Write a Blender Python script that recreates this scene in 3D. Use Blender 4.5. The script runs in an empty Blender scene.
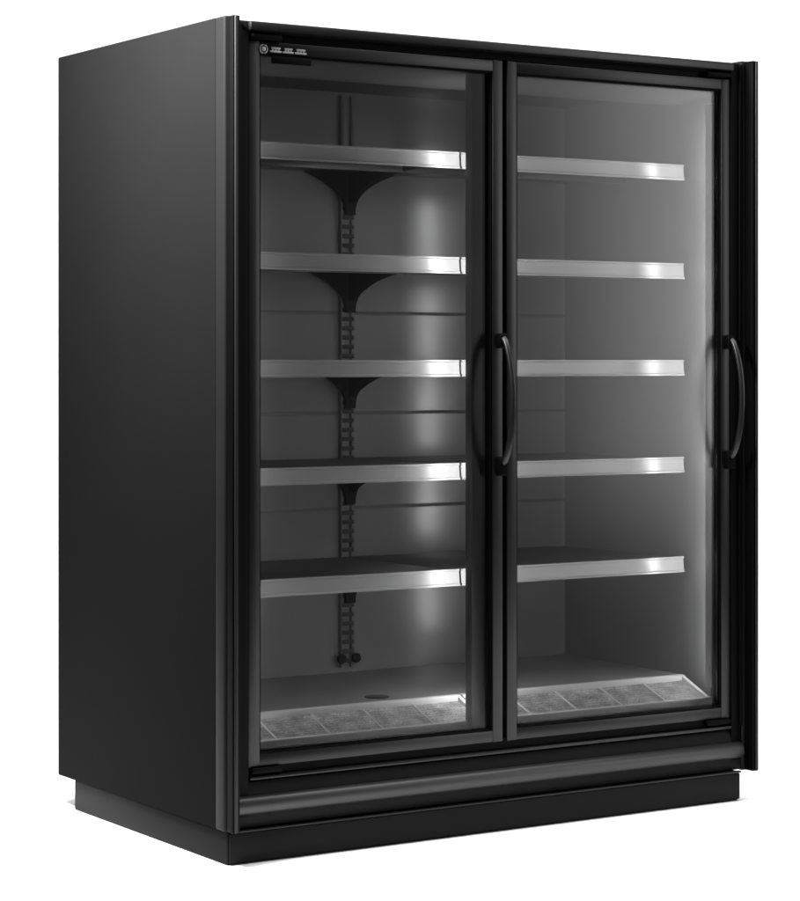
import bpy, bmesh, math
from mathutils import Vector, Matrix
S = bpy.context.scene
COL = S.collection
R = math.radians

# ------------------------------------------------------------------ materials
def mat(name, col, rough=0.5, metal=0.0, spec=0.5, bump=0.0, bscale=400.0, var=0.0, vscale=6.0,
        rvar=0.0, coat=0.0, emit=None):
    m = bpy.data.materials.new(name); m.use_nodes = True
    nt = m.node_tree; N = nt.nodes; L = nt.links
    b = N['Principled BSDF']
    b.inputs['Base Color'].default_value = (*col, 1)
    b.inputs['Roughness'].default_value = rough
    b.inputs['Metallic'].default_value = metal
    b.inputs['Specular IOR Level'].default_value = spec
    b.inputs['Coat Weight'].default_value = coat
    tc = N.new('ShaderNodeTexCoord')
    if bump:
        n = N.new('ShaderNodeTexNoise'); n.inputs['Scale'].default_value = bscale
        n.inputs['Detail'].default_value = 3
        bm = N.new('ShaderNodeBump'); bm.inputs['Strength'].default_value = bump
        bm.inputs['Distance'].default_value = 0.001
        L.new(tc.outputs['Object'], n.inputs['Vector']); L.new(n.outputs['Fac'], bm.inputs['Height'])
        L.new(bm.outputs['Normal'], b.inputs['Normal'])
    if var:
        n = N.new('ShaderNodeTexNoise'); n.inputs['Scale'].default_value = vscale
        n.inputs['Detail'].default_value = 5
        mr = N.new('ShaderNodeMapRange')
        mr.inputs['To Min'].default_value = 1 - var; mr.inputs['To Max'].default_value = 1 + var
        mx = N.new('ShaderNodeVectorMath'); mx.operation = 'SCALE'
        mx.inputs[0].default_value = col
        L.new(tc.outputs['Object'], n.inputs['Vector']); L.new(n.outputs['Fac'], mr.inputs['Value'])
        L.new(mr.outputs['Result'], mx.inputs['Scale']); L.new(mx.outputs[0], b.inputs['Base Color'])
        if rvar:
            m2 = N.new('ShaderNodeMapRange')
            m2.inputs['To Min'].default_value = rough - rvar; m2.inputs['To Max'].default_value = rough + rvar
            L.new(n.outputs['Fac'], m2.inputs['Value']); L.new(m2.outputs['Result'], b.inputs['Roughness'])
    if emit:
        b.inputs['Emission Color'].default_value = (1, 1, 1, 1)
        b.inputs['Emission Strength'].default_value = emit
    return m

M = {}
M['panel']  = mat('black powder coat', (0.0085,)*3, 0.6, 0, 0.008, bump=0.25, bscale=900, var=0.10, vscale=3, rvar=0.03)
M['trim']   = mat('satin panel trim',  (0.012,)*3, 0.42, 0, 0.05, bump=0.1, bscale=900, var=0.1)
M['black']  = mat('matt black plastic', (0.0014,)*3, 0.55, 0, 0.05, bump=0.2, bscale=700, var=0.1)
M['bead']   = mat('dark anodised bead', (0.014,)*3, 0.45, 0, 0.2, var=0.1)
M['frame']  = mat('dark anodised aluminium', (0.004,)*3, 0.38, 0, 0.34, bump=0.08, bscale=900, var=0.1, rvar=0.03)
M['liner']  = mat('interior liner paint', (0.24,)*3, 0.18, 0, 1.0, bump=0.05, bscale=60, var=0.10, vscale=4, rvar=0.03)
M['side']   = mat('side liner toned down', (0.17,)*3, 0.3, 0, 0.5, var=0.1, vscale=4)  # liner paint darkened to hold down lamp glow on the side walls
M['deck']   = mat('deck paint', (0.27,)*3, 0.33, 0, 0.5, bump=0.1, bscale=300, var=0.12, vscale=5)
M['shelf']  = mat('shelf paint', (0.06,)*3, 0.4, 0, 0.5, var=0.1)
M['rail']   = mat('silver price rail', (0.46,)*3, 0.27, 0.15, 0.5, var=0.05, vscale=9)
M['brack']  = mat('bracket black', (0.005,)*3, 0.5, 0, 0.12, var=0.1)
M['seam']   = mat('seam strip', (0.13,)*3, 0.35, 0, 0.5, var=0.1)
M['slot']   = mat('slot shade', (0.035,)*3, 0.5, 0, 0.3, var=0.1)
M['mull']   = mat('mullion cover', (0.055,)*3, 0.4, 0, 0.5, var=0.1)
M['upright']= mat('upright paint', (0.17,)*3, 0.4, 0, 0.4, var=0.1)
M['edge']   = mat('bright grille edge', (0.9,)*3, 0.45, 0.0, 0.5, var=0.08, vscale=25)
M['housing']= mat('lamp housing', (0.4,)*3, 0.35, 0.2, 0.5, var=0.08)
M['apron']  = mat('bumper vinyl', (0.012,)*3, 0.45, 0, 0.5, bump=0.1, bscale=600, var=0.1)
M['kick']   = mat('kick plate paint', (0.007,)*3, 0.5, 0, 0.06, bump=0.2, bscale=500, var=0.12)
M['handle'] = mat('handle black', (0.008,)*3, 0.36, 0, 0.4, var=0.1)
M['logo']   = mat('logo silver', (0.34,)*3, 0.4, 0.1, 0.5, var=0.1, vscale=40)
M['paper']  = mat('white paper', (0.93,)*3, 1.0, 0, 0.0, var=0.01)
M['lens']   = mat('lamp lens', (0.8,)*3, 0.4, 0, 0.5, emit=38.0, var=0.01)

M['lens_fill'] = mat('added fill lens', (0.8,)*3, 0.4, 0, 0.5, emit=18.0, var=0.01)
M['lens_mid'] = mat('lamp lens centre', (0.8,)*3, 0.4, 0, 0.5, emit=27.0, var=0.01)

def grille_mat():
    m = mat('perforated grille', (0.2,)*3, 0.4, 0.3, 0.5)
    nt = m.node_tree; N = nt.nodes; L = nt.links; b = N['Principled BSDF']
    tc = [n for n in N if n.type == 'TEX_COORD'][0]
    mp = N.new('ShaderNodeMapping'); mp.inputs['Scale'].default_value = (1, 1, 1)
    v = N.new('ShaderNodeTexVoronoi'); v.inputs['Scale'].default_value = 230
    v.inputs['Randomness'].default_value = 0.55
    r = N.new('ShaderNodeValToRGB')
    r.color_ramp.elements[0].position = 0.28; r.color_ramp.elements[0].color = (0.1, 0.1, 0.1, 1)
    r.color_ramp.elements[1].position = 0.42; r.color_ramp.elements[1].color = (0.62, 0.62, 0.62, 1)
    n = N.new('ShaderNodeTexNoise'); n.inputs['Scale'].default_value = 22; n.inputs['Detail'].default_value = 5
    mr = N.new('ShaderNodeMapRange'); mr.inputs['To Min'].default_value = -0.3; mr.inputs['To Max'].default_value = 2.3
    sc = N.new('ShaderNodeVectorMath'); sc.operation = 'SCALE'
    L.new(tc.outputs['Object'], mp.inputs['Vector']); L.new(mp.outputs['Vector'], v.inputs['Vector'])
    L.new(v.outputs['Distance'], r.inputs['Fac']); L.new(tc.outputs['Object'], n.inputs['Vector'])
    L.new(n.outputs['Fac'], mr.inputs['Value']); L.new(r.outputs['Color'], sc.inputs[0])
    L.new(mr.outputs['Result'], sc.inputs['Scale']); L.new(sc.outputs[0], b.inputs['Base Color'])
    return m
M['grille'] = grille_mat()

def glass_mat():
    m = bpy.data.materials.new('door glass'); m.use_nodes = True
    nt = m.node_tree; N = nt.nodes; L = nt.links
    N.remove(N['Principled BSDF'])
    out = N['Material Output']
    t = N.new('ShaderNodeBsdfTransparent'); t.inputs['Color'].default_value = (0.93, 0.93, 0.93, 1)
    g = N.new('ShaderNodeBsdfGlossy'); g.inputs['Roughness'].default_value = 0.22
    fr = N.new('ShaderNodeFresnel'); fr.inputs['IOR'].default_value = 1.38
    tc = N.new('ShaderNodeTexCoord'); n = N.new('ShaderNodeTexNoise'); n.inputs['Scale'].default_value = 2.2
    n.inputs['Detail'].default_value = 4
    mr = N.new('ShaderNodeMapRange'); mr.inputs['To Min'].default_value = 0.19; mr.inputs['To Max'].default_value = 0.26
    L.new(tc.outputs['Object'], n.inputs['Vector']); L.new(n.outputs['Fac'], mr.inputs['Value'])
    L.new(mr.outputs['Result'], g.inputs['Roughness'])
    mx = N.new('ShaderNodeMixShader')
    L.new(fr.outputs['Fac'], mx.inputs['Fac']); L.new(t.outputs[0], mx.inputs[1]); L.new(g.outputs[0], mx.inputs[2])
    L.new(mx.outputs[0], out.inputs['Surface'])
    return m
M['glass'] = glass_mat()

# ------------------------------------------------------------------ mesh helpers
class MB:
    def __init__(s): s.bm = bmesh.new()
    def box(s, x0, x1, y0, y1, z0, z1, bev=0.0, seg=2):
        b = bmesh.new(); bmesh.ops.create_cube(b, size=1)
        bmesh.ops.scale(b, vec=(x1-x0, y1-y0, z1-z0), verts=b.verts)
        bmesh.ops.translate(b, vec=((x0+x1)/2, (y0+y1)/2, (z0+z1)/2), verts=b.verts)
        if bev: bmesh.ops.bevel(b, geom=b.edges[:], offset=bev, segments=seg, profile=0.5, affect='EDGES')
        s.merge(b); return s
    def merge(s, b):
        me = bpy.data.meshes.new('t'); b.to_mesh(me); b.free(); s.bm.from_mesh(me); bpy.data.meshes.remove(me)
    def prism(s, pts, axis, a0, a1, bev=0.0, seg=2):
        """pts: closed 2D outline; axis 'x': pts are (y,z); 'y': (x,z); 'z': (x,y)"""
        b = bmesh.new()
        def P(p, a): return {'x': (a, p[0], p[1]), 'y': (p[0], a, p[1]), 'z': (p[0], p[1], a)}[axis]
        A = [b.verts.new(P(p, a0)) for p in pts]; B = [b.verts.new(P(p, a1)) for p in pts]
        n = len(pts)
        b.faces.new(A); b.faces.new(B[::-1])
        for i in range(n): b.faces.new((A[i], B[i], B[(i+1) % n], A[(i+1) % n]))
        bmesh.ops.recalc_face_normals(b, faces=b.faces)
        if bev: bmesh.ops.bevel(b, geom=b.edges[:], offset=bev, segments=seg, profile=0.5, affect='EDGES')
        s.merge(b); return s
    def tube(s, path, rx, ry=None, n=16):
        ry = ry or rx
        b = bmesh.new(); rings = []
        for i, p in enumerate(path):
            p = Vector(p)
            d = (Vector(path[min(i+1, len(path)-1)]) - Vector(path[max(i-1, 0)])).normalized()
            u = Vector((1, 0, 0)); u = (u - d*u.dot(d)).normalized(); w = d.cross(u)
            rings.append([b.verts.new(p + u*rx*math.cos(2*math.pi*k/n) + w*ry*math.sin(2*math.pi*k/n)) for k in range(n)])
        for a, c in zip(rings, rings[1:]):
            for k in range(n): b.faces.new((a[k], a[(k+1) % n], c[(k+1) % n], c[k]))
        b.faces.new(rings[0][::-1]); b.faces.new(rings[-1])
        bmesh.ops.recalc_face_normals(b, faces=b.faces)
        s.merge(b); return s
    def cyl(s, c, r, h, axis='y', n=24, bev=0.0):
        b = bmesh.new(); bmesh.ops.create_cone(b, cap_ends=True, segments=n, radius1=r, radius2=r, depth=h)
        if bev: bmesh.ops.bevel(b, geom=[e for e in b.edges if len(e.link_faces) == 2 and
                    any(len(f.verts) > 4 for f in e.link_faces)], offset=bev, segments=2, profile=0.5, affect='EDGES')
        rot = {'y': Matrix.Rotation(R(90), 3, 'X'), 'x': Matrix.Rotation(R(90), 3, 'Y'), 'z': Matrix.Identity(3)}[axis]
        bmesh.ops.rotate(b, matrix=rot, verts=b.verts); bmesh.ops.translate(b, vec=c, verts=b.verts)
        s.merge(b); return s
    def build(s, name, m, parent=None, smooth=True, origin=None):
        me = bpy.data.meshes.new(name)
        if origin: bmesh.ops.translate(s.bm, vec=(-origin[0], -origin[1], -origin[2]), verts=s.bm.verts)
        s.bm.to_mesh(me); s.bm.free()
        me.materials.append(m)
        o = bpy.data.objects.new(name, me); COL.objects.link(o)
        if origin: o.location = origin
        if smooth:
            me.polygons.foreach_set('use_smooth', [True]*len(me.polygons))
            try: me.set_sharp_from_angle(angle=R(35))
            except Exception: pass
        if parent:
            o.parent = parent
            if parent.type == 'MESH':
                o.location = o.location - parent.location
        return o
def B(*a, **k): return MB().box(*a, **k)

# ------------------------------------------------------------------ the cabinet
W, D, TOP, BOT = 1.644, 0.988, 2.026, 0.077
root = bpy.data.objects.new('display_refrigerator', None); COL.objects.link(root)
root['label'] = 'tall black two door glass display refrigerator with empty silver edged shelves standing on white floor'
root['category'] = 'refrigerator'

def P(name, mb, m, parent=None, **k): return mb.build(name, M[m], parent or root, **k)

# end panels with their raised front strip
for s in (0, 1):
    X = (lambda a: W-a) if s else (lambda a: a)
    def bx(mb, a, b, *r, **k): return mb.box(min(X(a), X(b)), max(X(a), X(b)), *r, **k)
    P('side_panel', bx(MB(), 0.002, 0.036, 0.088, D, BOT, TOP, bev=0.004), 'panel')
    P('panel_trim', bx(MB(), 0.0, 0.034, 0.037, 0.086, BOT, TOP, bev=0.007, seg=4), 'trim')
    c = bx(MB(), 0.004, 0.024, 0.003, 0.0365, BOT+0.002, TOP-0.003, bev=0.003)
    c = bx(c, 0.0245, 0.068, 0.040, 0.09, BOT+0.03, TOP-0.010, bev=0.002)
    c = bx(c, 0.034, 0.044, 0.032, 0.0398, 0.20, TOP-0.012, bev=0.002)
    post = P('corner_post', c, 'black')
    P('bead', bx(MB(), 0.007, 0.016, -0.003, 0.0028, BOT+0.003, TOP-0.004, bev=0.003, seg=3), 'bead', post)
P('back_panel', B(0.038, W-0.038, D-0.03, D-0.003, BOT, TOP-0.004, bev=0.003), 'panel')
P('roof_panel', B(0.037, W-0.037, 0.04, D-0.032, 1.992, 2.018, bev=0.003), 'panel')
# header above the doors: upper band, groove, lower band
h = B(0.067, W-0.067, 0.028, 0.10, 1.994, 2.017, bev=0.004)
header = P('header', h, 'frame')
P('header_gap', B(0.067, W-0.067, 0.055, 0.10, 1.975, 1.9935), 'black', header)
# plinth
P('kick_lip', B(0.016, 1.602, 0.028, 0.040, 0.0735, 0.0785, bev=0.002), 'bead')
P('plinth', B(0.010, 1.604, 0.042, 0.90, -0.004, 0.0765, bev=0.005), 'kick')
P('kick_plate', B(0.014, 1.602, 0.034, 0.0415, 0.001, 0.072, bev=0.003), 'kick')
# apron with rounded bumper
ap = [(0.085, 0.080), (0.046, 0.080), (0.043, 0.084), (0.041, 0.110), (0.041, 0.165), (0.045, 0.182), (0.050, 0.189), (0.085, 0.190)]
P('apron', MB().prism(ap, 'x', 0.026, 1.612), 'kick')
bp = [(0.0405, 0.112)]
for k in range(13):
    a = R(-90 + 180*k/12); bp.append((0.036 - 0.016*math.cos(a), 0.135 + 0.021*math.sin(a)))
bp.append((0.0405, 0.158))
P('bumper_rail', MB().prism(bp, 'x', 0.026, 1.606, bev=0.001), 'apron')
P('sill', B(0.069, W-0.069, 0.036, 0.09, 0.1945, 0.203, bev=0.003), 'frame')
P('lower_rail', B(0.067, W-0.067, 0.050, 0.10, 0.2055, 0.232), 'black')

# interior liner
LX0, LX1, BY = 0.045, 1.600, 0.835
ZR = [1.731, 1.4535, 1.182, 0.910, 0.630]
bk = B(LX0, LX1, BY, BY+0.03, 0.30, 1.985)
back = P('back_liner', bk, 'liner')
sm = MB()
for z in (1.338, 1.053, 0.783): sm.box(LX0+.001, LX1-.001, BY-0.0012, BY+.001, z-0.005, z+0.005, bev=0.0005)
P('seam', sm, 'seam', back)
P('side_liner', B(LX1+0.0005, LX1+0.007, 0.10, BY+0.03, 0.24, 1.985), 'side')
P('side_liner', B(LX0-0.008, LX0-0.0005, 0.10, BY+0.03, 0.24, 1.985), 'side')
P('ceiling_liner', B(LX0+0.001, LX1-0.001, 0.102, BY-0.001, 1.965, 1.984), 'shelf')
cn = MB().prism([(0.104, 1.9645), (0.104, 1.945), (0.30, 1.925), (0.42, 1.94), (0.42, 1.9645)], 'x', LX0+0.002, LX1-0.002)
P('air_canopy', cn, 'seam')
# door frame behind the doors
def mull(x0, x1): return B(x0, x1, 0.094, 0.124, 0.2325, 1.974, bev=0.003)
P('mullion', mull(0.752, 0.892), 'mull')
P('jamb', mull(0.052, 0.118), 'frame')
P('jamb', mull(1.572, 1.596), 'frame')
# lamps: vertical strips behind mullion and right jamb, plus an added left one
def strip(x0, x1, y0, y1, lens, lm='lens'):
    o = P('light_strip', B(x0, x1, y0, y1, 0.30, 1.91, bev=0.003), 'housing')
    P('lens', B(*lens, 0.33, 1.88, bev=0.002), lm, o)
strip(1.556, 1.5715, 0.100, 0.128, (1.5625, 1.5705, 0.1285, 0.135))
strip(0.052, 0.075, 0.125, 0.135, (0.056, 0.071, 0.1355, 0.142), 'lens_fill')  # unseen left jamb strip, added to brighten grille and left rails
strip(0.800, 0.844, 0.125, 0.136, (0.812, 0.832, 0.1365, 0.144), 'lens_mid')

# centre upright with slots
u = MB()
u.box(0.800, 0.810, BY-0.016, BY-0.0005, 0.33, 1.955, bev=0.001)
u.box(0.834, 0.844, BY-0.016, BY-0.0005, 0.33, 1.955, bev=0.001)
u.box(0.8105, 0.8335, BY-0.006, BY-0.0005, 0.33, 1.955)
up = P('upright', u, 'upright')
sl = MB(); z = 0.345
while z < 1.70:
    sl.box(0.803, 0.841, BY-0.019, BY-0.0165, z, z+0.012, bev=0.0008); z += 0.0262
P('slots', sl, 'slot', up)
for dx in (-0.024, 0.024):
    P('screw', MB().cyl((0.822+dx, BY-0.022, 0.357), 0.014, 0.012, 'y', bev=0.003), 'black', up)

# shelves
def gusset_pts(w, h, tip, n=12):
    right = []
    for i in range(n+1):
        t = i/n
        right.append((tip + (w-tip)*(1-t)**2.6, -h*t))
    return right
for z in ZR:
    for side in (0, 1):
        x0, x1 = ((LX0+0.003, 0.8195), (0.8255, 1.581))[side]
        org = ((x0+x1)/2, 0.5, z)
        sh = MB().box(x0, x1, 0.262, 0.812, z+0.004, z+0.016, bev=0.002)
        sh.box(x0+0.002, x1-0.002, 0.275, 0.29, z-0.018, z+0.0035, bev=0.001)
        sh.box(x0+0.002, x1-0.002, 0.52, 0.535, z-0.014, z+0.0035, bev=0.001)
        so = P('shelf', sh, 'shelf', origin=org)
        # sloped price rail with lips
        pr = MB().prism([(0.250, z-0.022), (0.246, z-0.022), (0.2455, z-0.017), (0.249, z-0.015),
                         (0.252, z+0.016), (0.249, z+0.018), (0.2495, z+0.022), (0.2605, z+0.022), (0.2605, z+0.017),
                         (0.256, z+0.016), (0.254, z-0.022)], 'x', x0, x1)
        P('price_rail', pr, 'rail', so, smooth=False)
        if side == 0:
            # flared wall bracket and cantilever arm on the centre upright
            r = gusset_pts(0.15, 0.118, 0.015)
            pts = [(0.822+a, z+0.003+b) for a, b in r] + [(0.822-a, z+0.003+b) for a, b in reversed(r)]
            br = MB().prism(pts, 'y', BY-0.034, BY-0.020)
            arm = [(BY-0.034, z+0.003), (BY-0.034, z-0.084)]
            for i in range(1, 13):
                t = i/12; arm.append((BY-0.034 - 0.50*t, z - 0.006 - 0.078*(1-t)**4.0))
            arm.append((BY-0.534, z+0.003))
            br.prism(arm, 'x', 0.8145, 0.8185)
            br.prism(arm, 'x', 0.8265, 0.8305)
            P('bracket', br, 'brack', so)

# deck and air grille
dk = MB().box(LX0+0.001, LX1-0.001, 0.262, BY-0.001, 0.300, 0.316, bev=0.002)
deck = P('bottom_deck', dk, 'deck')
P('drain_cover', MB().cyl((0.625, 0.350, 0.3172), 0.033, 0.0025, 'z', bev=0.001), 'slot', deck)
for side in (0, 1):
    x0, x1 = ((LX0+0.004, 0.8195), (0.8245, 1.577))[side]
    org = ((x0+x1)/2, 0.19, 0.285)
    g = MB().prism([(0.130, 0.264), (0.252, 0.309), (0.252, 0.299), (0.136, 0.254)], 'x', x0+0.004, x1-0.004)
    go = P('air_grille', g, 'grille', origin=org)
    e = MB().box(x0, x1, 0.240, 0.261, 0.301, 0.321, bev=0.004)
    e.box(x0, x1, 0.115, 0.133, 0.255, 0.273, bev=0.004)
    for xe in (x0, x1-0.011):
        e.prism([(0.134, 0.262), (0.134, 0.271), (0.2395, 0.3165), (0.2395, 0.306)], 'x', xe, xe+0.011)
    P('grille_edge', e, 'edge', go)
    n = 5
    for k in range(1, n):
        xx = x0 + (x1-x0)*k/n
        rb = MB().prism([(0.134, 0.2635), (0.134, 0.2685), (0.2395, 0.3085), (0.2395, 0.3045)], 'x', xx-0.0018, xx+0.0018)
        P('grille_rib', rb, 'edge', go)
P('grille_support', B(LX0+0.002, LX1-0.002, 0.115, 0.262, 0.2335, 0.2445), 'black')

# ------------------------------------------------------------------ doors
def door(x0, x1, hinge_left):
    Z0, Z1, Y0, Y1 = 0.224, 1.973, 0.045, 0.082
    sw, tw = 0.031, 0.030
    f = MB()
    # mitred profile frame: four bars butted
    f.box(x0, x0+sw, Y0, Y1, Z0, Z1, bev=0.0025)
    f.box(x1-sw, x1, Y0, Y1, Z0, Z1, bev=0.0025)
    f.box(x0+sw-0.002, x1-sw+0.002, Y0+0.0008, Y1, Z1-tw, Z1-0.0006, bev=0.0025)
    f.box(x0+sw-0.002, x1-sw+0.002, Y0+0.0008, Y1, Z0+0.0006, Z0+tw, bev=0.0025)
    d = f.build('door', M['frame'], root, origin=((x0+x1)/2, Y0, Z0))
    gx0, gx1, gz0, gz1 = x0+sw, x1-sw, Z0+tw, Z1-tw
    P('glass', B(gx0+0.0005, gx1-0.0005, 0.0605, 0.0650, gz0+0.0005, gz1-0.0005), 'glass', d, smooth=False)
    gk = MB()
    gk.box(gx0+0.0006, gx0+0.0035, 0.0485, 0.0600, gz0+.0006, gz1-.0006); gk.box(gx1-0.0035, gx1-0.0006, 0.0485, 0.0600, gz0+.0006, gz1-.0006)
    gk.box(gx0+0.0036, gx1-0.0036, 0.0495, 0.0595, gz1-0.0040, gz1-0.001); gk.box(gx0+0.0036, gx1-0.0036, 0.0495, 0.0595, gz0+0.001, gz0+0.0040)
    P('gasket', gk, 'black', d)
    hx = x1-0.013 if hinge_left else x1-0.013
    # handle: bowed bar between two mounts
    path = []; za, zb = 0.936, 1.264
    for i in range(29):
        t = i/28; s = math.sin(math.pi*t)
        path.append((hx, 0.030 - 0.050*s**0.55, za + (zb-za)*t))
    hb = MB().tube(path, 0.0085, 0.0075, 18)
    P('handle', hb, 'handle', d)
    for z, hh in ((1.258, 0.024), (0.938, 0.031)):
        P('handle_mount', B(hx-0.0125, hx+0.0125, 0.0185, 0.0448, z-hh, z+hh*0.6, bev=0.006, seg=3), 'black', d)
    # pivot hinges on the hinge side (top and bottom)
    e = (x0+0.004, x0+0.088) if hinge_left else (x1-0.088, x1-0.004)
    for z in (1.9745, 0.2085):
        P('hinge', B(e[0], e[1], 0.034, 0.054, z, z+0.0145, bev=0.004, seg=3), 'black', d)
    return d
dl = door(0.070, 0.8155, True)
dr = door(0.8290, 1.5760, False)

# maker's badge on the top rail of the left door (only soft light marks can be read in it)
bz, by = 1.9535, 0.0435
lg = MB()
lg.cyl((0.1105, by, bz), 0.0060, 0.003, 'y', n=24, bev=0.001)
ring = [(0.1105+0.0105*math.cos(R(a)), by, bz+0.0105*math.sin(R(a))) for a in range(0, 361, 15)]
lg.tube(ring, 0.0018, 0.0018, 6)
x = 0.1275
for k, wd in enumerate((0.033, 0.030, 0.033)):
    lg.box(x, x+wd, by-0.0008, by+0.0012, bz-0.0065, bz-0.0020, bev=0.001)
    lg.box(x+0.004, x+wd-0.003, by-0.0008, by+0.0012, bz+0.0018, bz+0.0060, bev=0.001)
    for q in (0.25, 0.5, 0.75): lg.box(x+wd*q-0.0022, x+wd*q+0.0022, by-0.0006, by+0.0012, bz-0.0021, bz+0.0019, bev=0.0004)
    x += wd + 0.0035
P('badge', lg, 'logo', dl)
P('badge_shadow', B(0.135, 0.245, 0.0445, 0.0505, 1.921, 1.939, bev=0.002), 'black', dl)  # black plate standing in for the shadow beneath the badge

# ------------------------------------------------------------------ camera (level, shifted)
CAM = Vector((-2.73658, -5.00599, 1.20128)); TH = R(32.66458)
cd = bpy.data.cameras.new('camera'); cam = bpy.data.objects.new('camera', cd); COL.objects.link(cam)
cam.location = CAM; cam.rotation_euler = (R(90), 0, -TH)
cd.sensor_fit = 'HORIZONTAL'; cd.sensor_width = 36; cd.lens = 36*2402/800
cd.shift_x = 0; cd.shift_y = -(450.5-361)/800; cd.clip_end = 200; cd.clip_start = 0.05
S.camera = cam

# ------------------------------------------------------------------ white paper floor and backdrop
fw = Vector((math.sin(TH), math.cos(TH), 0)); rt = Vector((math.cos(TH), -math.sin(TH), 0))
base = Vector((CAM.x, CAM.y, -0.004))
def sheet(name, prof):
    b = bmesh.new(); rows = []
    for d, z, w in prof:
        rows.append([b.verts.new(base + fw*d + rt*x + Vector((0, 0, z))) for x in (-w, w)])
    for a, c in zip(rows, rows[1:]): b.faces.new((a[0], a[1], c[1], c[0]))
    me = bpy.data.meshes.new(name); b.to_mesh(me); b.free(); me.materials.append(M['paper'])
    me.polygons.foreach_set('use_smooth', [True]*len(me.polygons))
    o = bpy.data.objects.new(name, me); COL.objects.link(o); o['kind'] = 'structure'; return o
sheet('floor', [(5.2, 0, 1.5), (6.4, 0, 2.5), (9.2, 0, 4.0)])
sheet('backdrop', [(9.2, 0, 4)] + [(9.2 + 1.2*math.sin(R(a)), 1.2 - 1.2*math.cos(R(a)), 4) for a in range(9, 91, 9)] + [(10.4, 4.6, 4)])

# ------------------------------------------------------------------ lamps
def area(name, loc, target, sx, sy, power, spread=180):
    l = bpy.data.lights.new(name, 'AREA'); l.shape = 'RECTANGLE'; l.size = sx; l.size_y = sy
    l.energy = power; l.spread = R(spread)
    o = bpy.data.objects.new(name, l); COL.objects.link(o); o.location = loc
    d = Vector(target) - Vector(loc); o.rotation_euler = d.to_track_quat('-Z', 'Y').to_euler(); return o
def cp(d, x, z): v = base + fw*d + rt*x; return (v.x, v.y, z)
area('overhead_lamp', cp(6.3, 1.2, 4.6), cp(6.5, 1.2, 0), 5.6, 4.0, 350)
area('backdrop_lamp', cp(8.2, 0, 5.4), cp(10.2, 0, 1.2), 7.0, 1.2, 150)
area('left_lamp', (-0.9, 0.05, 2.7), (0, 0.25, 1.8), 0.5, 0.5, 200, 170)
area('right_lamp', (6.0, -4.2, 2.4), (1.3, 0, 1.3), 2.6, 4.0, 66, 130)

w = bpy.data.worlds.new('World'); S.world = w; w.use_nodes = True
w.node_tree.nodes['Background'].inputs['Color'].default_value = (1, 1, 1, 1)
w.node_tree.nodes['Background'].inputs['Strength'].default_value = 0.008
S.view_settings.view_transform = 'Standard'; S.view_settings.look = 'None'
S.view_settings.exposure = 0; S.view_settings.gamma = 1
S.render.engine = 'CYCLES'
S.cycles.max_bounces = 10; S.cycles.transparent_max_bounces = 16
